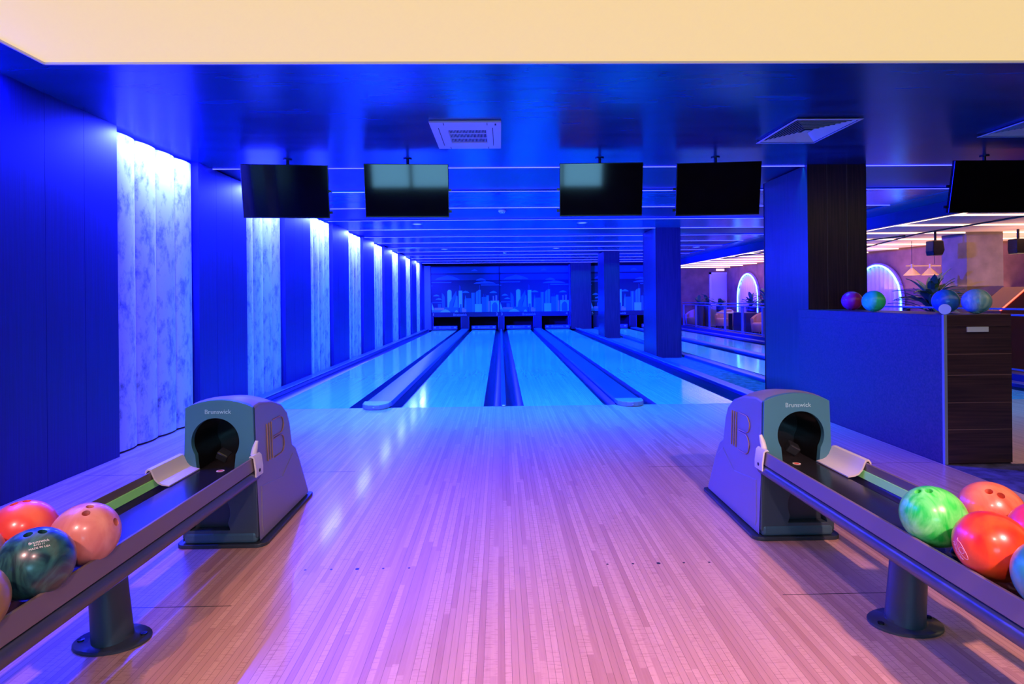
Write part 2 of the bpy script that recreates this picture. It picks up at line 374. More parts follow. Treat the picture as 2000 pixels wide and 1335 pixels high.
# ------------------------------------------------------------------ padded panels
ORD = ['nearest the camera', 'second from the camera', 'third from the camera', 'fourth from the camera', 'fifth from the camera', 'sixth from the camera', 'seventh from the camera', 'farthest from the camera, beside the skyline', 'just out of view beside the left ball return', 'behind the camera']
pp = None
for k in list(range(NPAN)) + [-1, -2]:  # the last two panels, out of view, are added for blue light nearby
    y = PAN0+PITCH*k
    lab = 'tall pale padded panel on the left wall, ' + ORD[k]
    if pp is None:
        pp = thing('padded_wall_panel', lab, 'wall panel', (-3.68, y, .02), 'lit padded panels on the left wall')
        box('frame', (0, .10, .0, .035, 0, 3.0), mat('pale_edge_trim', (.45, .45, .5), .5), pp)
        n = 4; wd = (PANW-.045)/n
        for j in range(n):
            q = MB(); prof = []
            for a in range(17):
                t_ = .5-.5*math.cos(PI*a/16); prof.append((.03+.055*math.sin(PI*t_)**.40, .04+wd*j+wd*t_))
            # profile in (x,y) extruded in z
            q.ext([(0, .04+wd*j)] + prof + [(0, .04+wd*(j+1))], 0.0, 3.0, 'Z')
            q.build('cushion', VELVET, pp, smooth=40)
    else:
        r = pp.copy(); C.objects.link(r); r.location = (-3.68, y, .02); r['label'] = lab
        for ch in list(pp.children):
            c = ch.copy(); C.objects.link(c); c.parent = r

# ------------------------------------------------------------------ lanes
LW = 1.0668
LX = [-3.107, -1.334, .2675, 2.04, 4.71, 6.50]
LLAB = ['glossy maple bowling lane closest to the padded left wall', 'maple bowling lane left of the middle divider', 'maple bowling lane right of the middle divider',
        'maple bowling lane beside the pillars, left of the carpet strip', 'maple bowling lane right of the carpet strip and free pillars', 'maple bowling lane nearest the glass railing']
ARROW = mat('dark_marker', (.05, .02, .02), .4)
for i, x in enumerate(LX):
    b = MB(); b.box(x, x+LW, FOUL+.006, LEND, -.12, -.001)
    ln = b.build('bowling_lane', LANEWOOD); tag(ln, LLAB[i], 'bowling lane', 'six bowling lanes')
b = MB(); b.box(-3.1, 3.66, FOUL, FOUL+.006, -.05, -.003); struct(b.build('trim_3', DARKSLOT))
GP = lambda x0, x1: [(x0, -.003), (x0+.02, -.03)] + [(x0+.02+(x1-x0-.04)*t, -.03-.055*math.sin(PI*t)) for t in (.1, .25, .4, .5, .6, .75, .9)] + [(x1-.02, -.03), (x1, -.003), (x1, -.11), (x0, -.11)]
def divider(label, x0, x1, cap0, cap1, h, head=False):
    t = thing('lane_divider', label, 'lane divider', ((x0+x1)/2, FOUL+.006, 0), 'dark gutters and capping between lanes')
    xm = (x0+x1)/2
    for a, c in ((x0, cap0), (cap1, x1)):
        if c-a > .03:
            k = MB(); k.ext(GP(a-xm+.001, c-xm-.001), 0, LEND-FOUL, 'Y'); k.build('gutter', GUTTER, t, smooth=30)
    k = MB()
    if head:
        w_ = (cap1-cap0)/2; c_ = (cap0+cap1)/2-xm
        prof = [(c_-w_, -.11), (c_-w_, h*.5), (c_-w_+.02, h*.9), (c_-w_*.5, h), (c_+w_*.5, h), (c_+w_-.02, h*.9), (c_+w_, h*.5), (c_+w_, -.11)]
        k.ext(prof, .12, LEND-FOUL, 'Y'); k.build('return_capping', CAP, t, smooth=40)
        k = MB(); a = []
        for q in range(9):
            th = PI*q/8; a.append((c_ - w_*1.02*math.cos(th), .13-.30*math.sin(th)**.6))
        k.ext(a, .001, h+.012, 'Z'); nose = k.build('capping_nose', mat('blue_grey_nose', (.22, .26, .45), .35), t, bevel=.012, seg=3)
        kk = MB(); kk.lathe([(0, .006), (.012, .004), (.014, 0)], (c_, -.168, h*.55), 10); kk.build('rivet', WHITE, t)
    else:
        k.box(cap0-xm, cap1-xm, 0, LEND-FOUL, -.11, h); k.build('capping', CAP, t, bevel=.008)
        kk = MB(); kk.lathe([(0, .015), (.02, .01), (.022, 0)], ((cap0+cap1)/2-xm, -.01, h*.3), 10); kk.build('end_stud', WHITE, t)
    return t
divider('gutters and raised ball track between the two lanes left of the centre', -2.040, -1.334, -1.86, -1.50, .055, True)
divider('narrow capping with a gutter either side, in the middle of the lanes', -.2675, .2675, -.035, .035, .02)
divider('gutter and raised ball track left of the lane beside the pillars', 1.334, 2.040, 1.50, 1.86, .055, True)
divider('gutter strip and capping between the two lanes right of the carpet', 5.777, 6.50, 6.0, 6.3, .05, True)
def kerb(label, x0, x1, g0, g1, h):
    t = thing('lane_kerb', label, 'kerb', ((x0+x1)/2, FOUL+.006, 0)); xm = (x0+x1)/2
    k = MB(); k.ext(GP(g0-xm+.001, g1-xm-.001), 0, LEND-FOUL, 'Y'); k.build('gutter', GUTTER, t, smooth=30)
    k = MB(); a, c = (x0, g0) if g0 > x0+.02 else (g1, x1)
    k.box(a-xm, c-xm, 0, LEND-FOUL, -.11, h); k.build('capping', CAP, t, bevel=.015)
    e = c if g0 > x0+.02 else a
    box('edge_strip', (e-xm-.022, e-xm+.003, .01, LEND-FOUL-.01, h-.001, h+.006), mat('pale_kerb_strip', (.16, .18, .40), .3), t)
kerb('blue kerb and gutter running along the foot of the padded wall', -3.54, -3.107, -3.347, -3.107, .06)
kerb('blue kerb and gutter between the rightmost near lane and the carpet strip', 3.107, 3.62, 3.107, 3.43, .05)
kerb('blue kerb and gutter on the right side of the carpet strip', 4.30, 4.71, 4.47, 4.71, .05)
kerb('blue kerb and gutter at the foot of the glass railing', 7.567, 8.08, 7.567, 7.83, .05)
b = MB(); b.box(3.63, 4.295, FOUL, LEND+.3, -.12, -.001); struct(b.build('floor_carpet_strip', CARPET))
b = MB()
for x0, x1, y in ((-1.85, -1.30, 2.75), (1.30, 1.95, 2.75), (-3.5, -1.25, 4.87), (1.2, 3.6, 4.87)): b.box(x0, x1, y, y+.004, -.002, .0005)
struct(b.build('trim_5', DARKSLOT))
# approach dots
DOT = mat('dark_dot', (.02, .015, .04), .4)
g = 0
for c0, nm in ((-.2675-LW/2, 'left'), (.2675+LW/2, 'right')):
    for q in range(-2, 3):
        b = MB(); r_ = .0105 if q == 0 else .0065
        b.lathe([(r_, -.001), (r_, .0008), (0, .0009)], (0, 0, 0), 14)
        o = b.build('approach_dot', DOT, loc=(c0+q*5*LW/39, 3.104, .0))
        pos = {-2: 'outermost left', -1: 'second from left', 0: 'larger middle one', 1: 'second from right', 2: 'outermost right'}[q]
        tag(o, 'small dark floor dot, %s of the %s row of five' % (pos, nm), 'floor dot', 'approach dots')

# ------------------------------------------------------------------ far end: skyline panels, pits, sweeps
SKY = mat('print_night_sky', (.001, .002, .030), .6); SKY1 = mat('print_sky_blue', (.004, .10, .20), .6); SKY2 = mat('print_sky_mid', (.002, .05, .12), .6)
CL = mat('print_cloud', (.04, .20, .40), .6); BR = mat('print_bright', (.18, .52, .95), .6); MD = mat('print_mid', (.05, .22, .45), .6); DK = mat('print_deep', (.02, .11, .30), .6)
PK = mat('print_pink', (.42, .24, .62), .6); AN = mat('print_antenna', (.02, .03, .15), .6); BEAM = mat('mask_beam', (.004, .004, .03), .5); PALE = mat('pale_lettering', (.30, .38, .75), .5)
def dome(x0, x1, y0, y1): return [(x0, y1), (x0+(x1-x0)*.12, y1-(y1-y0)*.45), (x0+(x1-x0)*.3, y1-(y1-y0)*.7), (x0+(x1-x0)*.5, y0), (x0+(x1-x0)*.72, y0+(y1-y0)*.25), (x0+(x1-x0)*.88, y1-(y1-y0)*.4), (x1, y1)]
def rc(x0, x1, y0, y1): return [(x0, y0), (x1, y0), (x1, y1), (x0, y1)]
ART = [(SKY1, rc(190, 1310, 190, 285)), (SKY2, rc(190, 1310, 310, 400)), (CL, dome(850, 960, 222, 256)), (CL, dome(250, 660, 318, 390)), (CL, dome(925, 1095, 368, 405)),
 (CL, dome(885, 1255, 415, 455)), (CL, rc(1010, 1308, 472, 484)), (CL, rc(195, 520, 426, 438)), (DK, rc(190, 215, 478, 492)), (MD, dome(220, 325, 622, 650)), (MD, dome(260, 362, 678, 706)),
 (DK, rc(210, 370, 742, 756)), (MD, dome(690, 818, 568, 600)), (MD, dome(1150, 1276, 574, 606)),
 (AN, rc(652, 658, 480, 570)), (AN, rc(668, 674, 490, 570)), (AN, rc(982, 990, 478, 560)), (AN, rc(1075, 1080, 620, 720)), (AN, rc(1048, 1053, 620, 690)),
 (BR, [(195, 910), (195, 750), (235, 860), (235, 910)]), (DK, rc(300, 350, 775, 840)), (PK, rc(240, 400, 835, 872)), (DK, rc(400, 640, 830, 912)), (MD, rc(195, 400, 870, 912)),
 (BR, dome(330, 510, 858, 912)), (BR, dome(570, 635, 872, 912)), (DK, [(365, 830), (365, 600), (392, 625), (412, 665), (415, 830)]),
 (BR, [(455, 830), (455, 575), (468, 556), (490, 549), (512, 556), (525, 575), (525, 830)]), (DK, [(478, 830), (492, 745), (545, 660), (602, 566), (606, 650), (560, 750), (540, 830)]),
 (MD, [(550, 830), (605, 640), (622, 656), (625, 830)]), (BR, rc(642, 702, 565, 835)), (DK, rc(655, 690, 780, 912)), (PK, rc(692, 772, 840, 912)),
 (MD, [(735, 860), (742, 720), (757, 636), (764, 720), (784, 765), (770, 860)]), (DK, rc(765, 862, 688, 912)), (DK, rc(850, 910, 600, 912)), (MD, rc(868, 886, 600, 912)),
 (MD, [(925, 912), (925, 600), (948, 566), (960, 580), (970, 556), (1005, 556), (1005, 912)]), (DK, rc(962, 970, 570, 790)), (BR, rc(907, 1026, 780, 912)),
 (DK, rc(1022, 1128, 672, 912)), (MD, rc(1100, 1140, 645, 912)), (DK, rc(1060, 1090, 740, 912)), (PK, rc(1126, 1154, 735, 905)), (PK, rc(1205, 1224, 655, 732)), (PK, rc(1250, 1276, 645, 732)),
 (BR, rc(1166, 1308, 730, 912)), (DK, [(1190, 905), (1190, 800), (1210, 765), (1240, 750), (1268, 765), (1282, 800), (1282, 905)])]
def mask(label, x0, x1, nums):
    t = thing('pinsetter_mask', label, 'mask panel', ((x0+x1)/2, 27.2, .60), 'skyline masking panels')
    W = x1-x0; H = 2.36
    box('panel', (-W/2+.008, W/2-.008, .01, .06, .19, H), SKY, t)
    k = MB()
    for i, (m, pts) in enumerate(ART):
        P = []
        for px, py in pts:
            P.append((-W/2+.01+(W-.02)*(px-190)/1120, .009-.0006*i*.5, .21+(2.10)*(910-min(py, 908))/720))
        f = k.poly(P, m)
    # thin solid print sheet, each shape a hair in front of the last
    o = k.build('skyline_print', None, t)
    for p in o.data.polygons:
        pass
    box('beam', (-W/2, W/2, -.02, .08, .0, .19), BEAM, t)
    text_on('Brunswick', .15, (-W*.08, -.022, .095), (1, 0, 0), (0, 0, 1), 'brand_lettering', PALE, t)
    for n_, px in zip(nums, (-W/2+.10, W/2-.12)):
        text_on(n_, .17, (px, -.022, .11), (1, 0, 0), (0, 0, 1), 'lane_number', mat('pale_number', (.6, .6, .8), .5), t)
mask('blue city skyline panel above the two left lanes, numbered 1 and 2', -3.25, -.075, '12')
mask('blue city skyline panel above the two middle lanes, numbered 3 and 4', -.065, 3.18, '34')
mask('blue city skyline panel partly hidden behind the far pillars, above the right lanes', 4.17, 7.40, '56')
b = MB(); b.tube([(-.07, 27.12, 2.98), (-.07, 27.12, .8)], .008, 6)
tag(b.build('hanging_cord', DARKSLOT), 'thin dark vertical cord where the first two skyline panels meet', 'cord')
# pit house
b = MB(); b.box(XW, 7.9, 28.4, 28.5, -.1, 3.2); b.box(XW, 7.9, 27.3, 28.4, 3.0, 3.2); b.box(XW, 7.9, 27.02, 28.4, -.13, -.11); struct(b.build('wall_far', PITCH_BLACK))
b = MB(); b.box(-3.55, -3.26, 27.15, 27.3, 0, 2.98); b.box(3.185, 4.165, 27.25, 27.35, 0, 2.98); struct(b.build('wall_far_left', mat('blue_end_wall', (.10, .16, .5), .5)))
kb = [(-3.24, -3.15), (-1.86, -1.50), (-.13, .13), (1.50, 1.86), (3.12, 3.2), (4.3, 4.6), (6.0, 6.3), (7.6, 7.8)]
KL = ['left of the first lane', 'between first and second lanes', 'between second and third lanes', 'between third and fourth lanes', 'right of the fourth lane', 'left of the fifth lane', 'between fifth and sixth lanes', 'right of the sixth lane']
for i, (x0, x1) in enumerate(kb):
    t = thing('pit_partition', 'dark partition post under the skyline panels ' + KL[i], 'partition', ((x0+x1)/2, 27.1, 0), 'partitions between the pin pits')
    h = (x1-x0)/2
    box('post', (-h, h, 0, 1.2, -.1, .60), BEAM, t)
    k = MB(); k.box(-h-.012, -h, -.01, .02, 0, .60); k.box(h, h+.012, -.01, .02, 0, .60); k.build('edge_strip', CAP, t)
SWEEP = mat('sweep_board', (.05, .05, .20), .4)
SL = ['first', 'second', 'third', 'fourth', 'fifth', 'sixth']
for i, x in enumerate(LX):
    t = thing('pin_sweep', 'dark lettered sweep board lowered at the end of the %s lane from left' % SL[i], 'sweep board', (x+LW/2, 26.75, 0), 'sweep boards at the lane ends')
    box('board', (-.56, .56, 0, .04, .04, .20), SWEEP, t)
    box('lower_edge', (-.56, .56, -.004, .044, .002, .04), PITCH_BLACK, t)
    text_on('Brunswick', .13, (0, -.003, .13), (1, 0, 0), (0, 0, 1), 'brand_lettering', PALE, t)
    for sx in (-.46, .46): box('end_plate', (sx-.05, sx+.05, -.008, 0, .1, .16), PALE, t)
# ceiling downlights and detectors
DL = mat('downlight_glow', (.6, .6, .8), .4, emit=(.12, .2, 1.0), estr=2.0)
ring_ = mat('downlight_ring', (.6, .6, .7), .5)
for x, y, l in ((-1.81, 12.62, 'left, nearest row'), (1.76, 12.62, 'right, nearest row'), (-1.83, 18.98, 'left, second row'), (1.80, 18.98, 'right, second row'), (-1.84, 24.9, 'left, farthest row'), (1.80, 24.9, 'right, farthest row'), (6.4, 18.98, 'over the lanes beyond the pillars')):
    t = thing('downlight', 'small round recessed lamp in the banded ceiling, ' + l, 'ceiling lamp', (x, y, ZC), 'recessed lamps in the banded ceiling')
    k = MB(); k.lathe([(.085, 0), (.085, -.006), (.11, -.006), (.115, 0)], (0, 0, 0), 24); k.build('bezel', ring_, t)
    k = MB(); k.lathe([(0, -.003), (.085, -.003), (.085, 0)], (0, 0, 0), 24); k.build('lens', DL, t)
for x, y, z, l in ((.02, 10.9, ZC+.02, 'nearer'), (.15, 20.8, ZC+.02, 'farther')):
    t = thing('smoke_detector', 'small white smoke detector on a dark ceiling band over the middle, the %s one' % l, 'smoke detector', (x, y, z))
    k = MB(); k.lathe([(.07, 0), (.07, -.025), (.045, -.05), (0, -.055)], (0, 0, 0), 20); k.build('housing', OFFWHITE, t, smooth=40)
    k = MB()
    for a in range(6): k.box(.05*math.cos(a*PI/3)-.008, .05*math.cos(a*PI/3)+.008, .05*math.sin(a*PI/3)-.008, .05*math.sin(a*PI/3)+.008, -.048, -.03)
    k.build('vent_slot', DARKSLOT, t)

# ------------------------------------------------------------------ ceiling cassette and vents
t = thing('air_conditioner', 'white square ceiling air conditioner with a dark slatted grille', 'air conditioner', (-.337, 5.79, ZC))
hx, hy = .33, .465
k = MB(); k.ring([(-hx, -hy), (hx, -hy), (hx, hy), (-hx, hy)], [(-.175, -.22), (.19, -.22), (.19, .24), (-.175, .24)], 0, .02)
o = k.build('fascia', VENTW, t, bevel=.004)
for v in o.data.vertices: v.co = Vector((v.co.x, v.co.z, -.022+v.co.y))
k = MB(); k.box(-.175, .19, -.22, .24, -.006, -.002); k.build('grille_back', DARKSLOT, t)
k = MB()
for i in range(26):
    x = -.17+.355*i/25; k.box(x-.0022, x+.0022, -.22, .24, -.012, -.006)
for y in (-.07, .09): k.box(-.175, .19, y-.008, y+.008, -.013, -.006)
k.build('grille_slats', VENTW, t)
for n_, bb in (('left', (-.262, -.256, -.3, .33)), ('right', (.248, .254, -.3, .33))):
    k = MB(); k.box(bb[0], bb[1], bb[2], bb[3], -.0235, -.021); k.build('air_slot', DARKSLOT, t)
for x, y in ((-.2, -.42), (.2, -.42), (-.2, .42), (.2, .42)):
    k = MB(); k.box(x-.003, x+.003, y-.035, y+.035, -.0235, -.021); k.build('seam', DARKSLOT, t)
k = MB(); k.box(.27, .285, -.43, -.38, -.024, -.021); k.build('badge', DARKSLOT, t)
def diffuser(label, x, y, hx, hy):
    t = thing('ceiling_vent', label, 'ceiling vent', (x, y, ZC), 'ceiling air vents')
    k = MB(); n = 9
    def rect(s, z): return [(-hx*s, -hy*s, z), (hx*s, -hy*s, z), (hx*s, hy*s, z), (-hx*s, hy*s, z)]
    for i in range(n):
        s0 = 1-.095*i if i else 1.0; s1 = s0-.055; z0 = -.012 if i == 0 else -.006; z1 = z0+.004 if i == 0 else .016-.002
        A, B = rect(s0, z0-.012), rect(s1, z0 - (.012 if i == 0 else .001))
        if i == 0: A = rect(1.0, -.022); B = rect(.93, -.024)
        A2 = [(p[0], p[1], p[2]+.003) for p in A]; B2 = [(p[0], p[1], p[2]+.003) for p in B]
        for q in range(4):
            j = (q+1) % 4
            k.poly([A[q], A[j], B[j], B[q]]); k.poly([A2[j], A2[q], B2[q], B2[j]]); k.poly([A[j], A[q], A2[q], A2[j]]); k.poly([B[q], B[j], B2[j], B2[q]])
    k.poly(rect(.10, -.016)); k.build('louvres', VENTW, t)
    k = MB(); k.poly(rect(.93, -.002)); k.build('duct_shadow', DARKSLOT, t)
diffuser('square white louvred ceiling vent in front of the broad pillar', 2.99, 5.68, .31, .42)
diffuser('white louvred ceiling vent cut by the right edge, above the last screen', 5.19, 5.50, .31, .40)

# ------------------------------------------------------------------ televisions
def tv(label, xc, yaw, y_top=6.62, z_top=2.955, w=.95, h=.60, tilt=10.5, lug=1):
    t = thing('television', label, 'television', (xc, y_top, z_top), 'black screens hanging under the ceiling', yaw)
    ca, sa = math.cos(math.radians(tilt)), math.sin(math.radians(tilt))
    def tr(p):  # local x, depth d (behind screen), v down
        x, d, v = p; return Vector((x, v*sa + d*ca, -v*ca + d*sa))
    def tb(x0, x1, d0, d1, v0, v1):
        k = MB(); vs = k.box(x0, x1, d0, d1, v0, v1)
        for q in vs: q.co = tr(q.co)
        return k
    tb(-w/2, w/2, 0, .045, 0, h).build('housing', BLACK, t, bevel=.004)
    tb(-w/2+.008, w/2-.008, -.0015, .0, .008, h-.016).build('screen', SCREEN, t)
    tb(-.16, .16, .045, .08, .16, .44).build('wall_bracket', BLACK, t)
    tb(lug*w/2, lug*w/2+lug*.03, .02, .05, h*.46, h*.46+.03).build('side_lug', BLACK, t)
    tb(lug*w/2, lug*w/2+lug*.03, .02, .05, h*.86, h*.86+.03).build('side_lug', BLACK, t)
    k = MB(); k.tube([(0, .16, ZC-z_top), (0, .16, -.30)], .018, 10); k.lathe([(.05, 0), (.05, -.012), (.018, -.014)], (0, .16, ZC-z_top), 16); k.build('ceiling_pole', BLACK, t, smooth=40)
    return t
tv('black television leftmost in the row, in front of the padded panels', -2.45, math.radians(6.0), lug=1)
tv('black television second from the left, with a bright window reflected in its upper half', -1.08, math.radians(3.0), lug=1)
tv('black television right of the middle, with a blue reflection along its top', 1.135, math.radians(-2.5), lug=-1)
tv('plain black television left of the broad pillar', 2.485, math.radians(-5.5), lug=-1)
tv('black television at the right edge of the picture', 5.70, math.radians(0), z_top=2.962, lug=-1)

# ------------------------------------------------------------------ counter
t = thing('counter', 'chest-high dark wood counter with bowling balls on top, against the broad pillar', 'counter', (3.955, 6.0, 0))
box('body', (-.285, .285, -1.185, 1.17, .0, 1.15), DARKWOOD_H, t)
box('top', (-.287, .287, -1.2, 1.17, 1.15, 1.25), DARKWOOD_H, t, bevel=.003)
box('end_panel', (-.262, .287, -1.2, -1.185, .012, 1.146), DARKWOOD_H, t)
k = MB()
for z in (.92, .745, .515, .29): k.box(-.262, .287, -1.2015, -1.2, z-.003, z+.003)
k.build('panel_joint', mat('joint_brown', (.20, .10, .09), .5), t)
box('edge_strip', (-.289, -.262, -1.203, -1.18, 0, 1.25), mat('pale_edge', (.25, .28, .35), .3), t)
box('handle_plate', (-.095, .085, -1.212, -1.2, 1.105, 1.148), WHITE, t, bevel=.002)

# ------------------------------------------------------------------ bowling balls
BR_ = .108
def base_ball():
    k = MB(); bmesh.ops.create_uvsphere(k.bm, u_segments=56, v_segments=32, radius=BR_)
    o = k.build('ball_base', None)
    cut = MB()
    A = math.radians(9.5)
    for d in (Vector((math.sin(A), 0, math.cos(A))), Vector((-math.sin(A), 0, math.cos(A))), Vector((0, -math.sin(math.radians(56)), math.cos(math.radians(56))))):
        cut.tube([d*(BR_*.72), d*(BR_*1.1)], .0125 if d.y == 0 else .0145, 20)
    c = cut.build('ball_cut', None)
    md = o.modifiers.new('b', 'BOOLEAN'); md.operation = 'DIFFERENCE'; md.object = c; md.solver = 'EXACT'
    dg = bpy.context.evaluated_depsgraph_get(); me = bpy.data.meshes.new_from_object(o.evaluated_get(dg))
    bpy.data.objects.remove(o); bpy.data.objects.remove(c)
    return me
BALL = base_ball()
EYE = Vector((CX, 0, CH))
def view_frame(c):
    d = (EYE-c).normalized(); r = Vector((0, 0, 1)).cross(d).normalized(); u = d.cross(r); return d, r, u
def ball(label, c, m, f=(0, .7), ang=0.0, thumb=-1, group='bowling balls on the returns'):
    c = Vector(c); d, r, u = view_frame(c)
    z = math.sqrt(max(0, 1-f[0]**2-f[1]**2)); Z = (d*z + r*f[0] + u*f[1]).normalized()
    X = r*math.cos(ang) + u*math.sin(ang); X = (X - Z*X.dot(Z)).normalized(); Y = Z.cross(X)
    if Y.dot(d) > 0 and thumb > 0: X, Y = -X, -Y
    if Y.dot(d) < 0 and thumb < 0: X, Y = -X, -Y
    me = BALL.copy(); me.name = 'bowling_ball'; M = Matrix((X, Y, Z)).transposed()
    for v in me.vertices: v.co = M @ v.co
    me.materials.clear(); me.materials.append(m)
    for p in me.polygons: p.use_smooth = True; p.material_index = 0
    me.set_sharp_from_angle(angle=math.radians(35))
    o = bpy.data.objects.new('bowling_ball', me); C.objects.link(o); o.location = c
    tag(o, label, 'bowling ball', group); return o
def ball_text(o, lines, f, size, ang, name, m):
    c = o.location; d, r, u = view_frame(c)
    z = math.sqrt(1-f[0]**2-f[1]**2); Z = (d*z + r*f[0] + u*f[1]).normalized()
    X = r*math.cos(ang)+u*math.sin(ang); X = (X-Z*X.dot(Z)).normalized(); Y = Z.cross(X)
    for li, s in enumerate(lines):
        me = text_mesh(s, size*(1.0 if li == 0 else .72), 0)
        for v in me.vertices:
            p = Z*BR_ + X*v.co.x + Y*(v.co.y - li*size*.82); v.co = p.normalized()*(BR_+.0005)
        me.materials.clear(); me.materials.append(m); me.name = name
        k = bpy.data.objects.new(name, me); C.objects.link(k); k.parent = o
def ball_strokes(o, strokes, f, ang, name, m, rad=.0007):
    c = o.location; d, r, u = view_frame(c)
    z = math.sqrt(1-f[0]**2-f[1]**2); Z = (d*z + r*f[0] + u*f[1]).normalized()
    X = r*math.cos(ang)+u*math.sin(ang); X = (X-Z*X.dot(Z)).normalized(); Y = Z.cross(X)
    k = MB()
    for st in strokes: k.tube([(Z*BR_+X*a+Y*b_).normalized()*(BR_+.0003) for a, b_ in st], rad, 5)
    return k.build(name, m, o)
INK = mat('white_ink', (.85, .85, .85), .5)
M_GREEN = marble('green_swirl_resin', (.01, .72, .07), (.22, .98, .26), 9, 2.5)
M_PALE = marble('pale_orange_resin', (.66, .10, .045), (.80, .20, .11), 8, 2.0)
M_RED = marble('red_orange_resin', (.72, .012, .012), (.92, .085, .012), 5, 1.5)
M_MAG = marble('magenta_resin', (.75, .03, .12), (.9, .06, .2), 5, 1.5)
M_TEALR = marble('blue_green_resin', (.02, .16, .22), (.05, .45, .35), 6, 2)
M_PINK = marble('salmon_pink_resin', (.58, .17, .15), (.70, .27, .22), 7, 2.5)
M_ORED = marble('coral_red_resin', (.85, .06, .05), (.95, .14, .07), 4, 1)
M_DTEAL = marble('dark_teal_resin', (.003, .028, .045), (.03, .15, .14), 9, 4)
M_AMBER = marble('amber_resin', (.26, .15, .004), (.36, .22, .008), 5, 2)
M_TAN = marble('tan_resin', (.28, .15, .03), (.36, .20, .05), 5, 2)
xr, xl, RZ = 1.69, -1.635, .600
ball('bright green swirled bowling ball on the right return', (xr-.125, 2.13, RZ), M_GREEN, (-.28, .78), .0, -1)
o = ball('shiny red-orange bowling ball in front of the green one on the right return', (xr-.125, 1.87, RZ), M_RED, (-.15, -.98), .0, -1)
sq = [[(.03*math.cos(a*.35)*1.0, .012*math.sin(a*.35)) for a in range(19)], [(.010*math.cos(a*.42), .009*math.sin(a*.42)) for a in range(16)], [(-.03, 0), (-.04, .004), (-.034, -.006)]]
for q in range(7): sq.append([(-.032+.009*q+.004*math.cos(a), -.024+.006*math.sin(a*1.4+q)) for a in range(8)])
ball_strokes(o, sq, (-.72, -.30), -1.0, 'printed_mark', mat('pink_ink', (.9, .45, .6), .5))
ball('pale orange swirled bowling ball in the outer row of the right return', (xr+.125, 2.17, RZ), M_PALE, (.12, .62), -.25, -1)
ball('magenta-red bowling ball at the right edge behind the red-orange one', (xr+.125, 1.945, RZ), M_MAG, (.6, .6), 0, -1)
ball('blue-green bowling ball cut by the right edge of the picture', (xr-.125, 1.645, RZ), M_TEALR, (.6, .6), 0, -1)
ball('salmon pink bowling ball nearest the left hood', (xl+.125, 2.10, RZ), M_PINK, (.08, .76), 1.3, 1)
ball('coral red bowling ball in the outer row of the left return', (xl-.125, 2.14, RZ), M_ORED, (-.05, .95), .2, -1)
o = ball('dark teal bowling ball with white lettering on the left return', (xl+.125, 1.875, RZ), M_DTEAL, (.02, .84), .05, -1)
ball_text(o, ['Brunswick', 'R70111', 'MADE IN USA'], (.10, .56), .0125, .10, 'printed_lettering', INK)
ball('amber yellow bowling ball cut by the left edge, lowest of its return', (xl+.125, 1.62, RZ), M_AMBER, (-.6, .6), 0, -1)
ball('tan bowling ball half hidden at the left edge, behind the dark teal one', (xl-.125, 1.905, RZ), M_TAN, (-.6, .6), 0, -1)
CZ = 1.25+BR_
GC = 'bowling balls on the counter'
ball('magenta bowling ball on the counter beside the pillar', (3.99, 6.60, CZ), marble('deep_magenta_resin', (.55, .01, .12), (.62, .03, .2), 5, 1), (0, -.9), 0, -1, GC)
ball('plain green bowling ball on the counter', (3.79, 5.90, CZ), marble('plain_green_resin', (.03, .90, .22), (.05, .95, .28), 5, 1, .3), (0, -.9), 0, -1, GC)
ball('dull blue bowling ball on the counter behind the streaked one', (4.05, 5.27, CZ), marble('dull_blue_resin', (.02, .14, .30), (.05, .25, .34), 6, 2, .35), (0, -.9), 0, -1, GC)
ball('pale teal streaked bowling ball on the near end of the counter', (4.105, 4.99, CZ), marble('streaked_teal_resin', (.08, .34, .42), (.45, .62, .52), 7, 3, .35), (0, -.9), 0, -1, GC)
t = thing('canister', 'small dark cylinder with a round white end lying on the counter', 'canister', (3.78, 4.93, 1.25+.044), None)
k = MB(); k.tube([(-.02, -.025, 0), (.0, .0, 0)], .044, 20); k.build('white_cap', WHITE, t, smooth=40)
k = MB(); k.tube([(.0, .0, 0), (.04, .045, -.008), (.13, .15, -.02)], [.036, .034, .022], 16); k.build('body', BLACK, t, smooth=40)

# ------------------------------------------------------------------ ball returns
SHELL = mat('mauve_grey_plastic', (.20, .19, .28), .38, bump=.03, bscale=300)
BEZEL = mat('teal_grey_plastic', (.05, .19, .26), .42, bump=.03, bscale=300)
DTEAL = mat('dark_teal_plastic', (.035, .06, .085), .4)
BASE = mat('dark_base_plastic', (.025, .035, .05), .4)
RAIL = mat('bronze_grey_rail', (.17, .135, .135), .38, metal=.1)
RAILB = mat('dark_rail_tube', (.05, .06, .10), .3)
BED = mat('black_track', (.015, .016, .022), .2)
GREENSTRIP = mat('pale_green_strip', (.26, .88, .26), .4)
BRONZE = mat('bronze_line', (.38, .24, .14), .4, metal=.3)
def angle_loop(outer_poly, inner, c):
    """outer points on outer_poly in the directions of the inner loop points from c"""
    out = []
    for (x, z) in inner:
        dx, dz = x-c[0], z-c[1]; best = None
        for (a, b_) in zip(outer_poly, outer_poly[1:]+outer_poly[:1]):
            ex, ez = b_[0]-a[0], b_[1]-a[1]; det = dx*(-ez) + ex*dz
            if abs(det) < 1e-9: continue
            px, pz = a[0]-c[0], a[1]-c[1]
            tt = (px*(-ez) + ex*pz)/det; uu = (dx*pz - dz*px)/det
            if tt > 0 and -1e-6 <= uu <= 1+1e-6 and (best is None or tt < best): best = tt
        out.append((c[0]+dx*best, c[1]+dz*best))
    for p in outer_poly:                                   # keep the outline's own corners
        i = min(range(len(out)), key=lambda q: (out[q][0]-p[0])**2+(out[q][1]-p[1])**2); out[i] = p
    return out
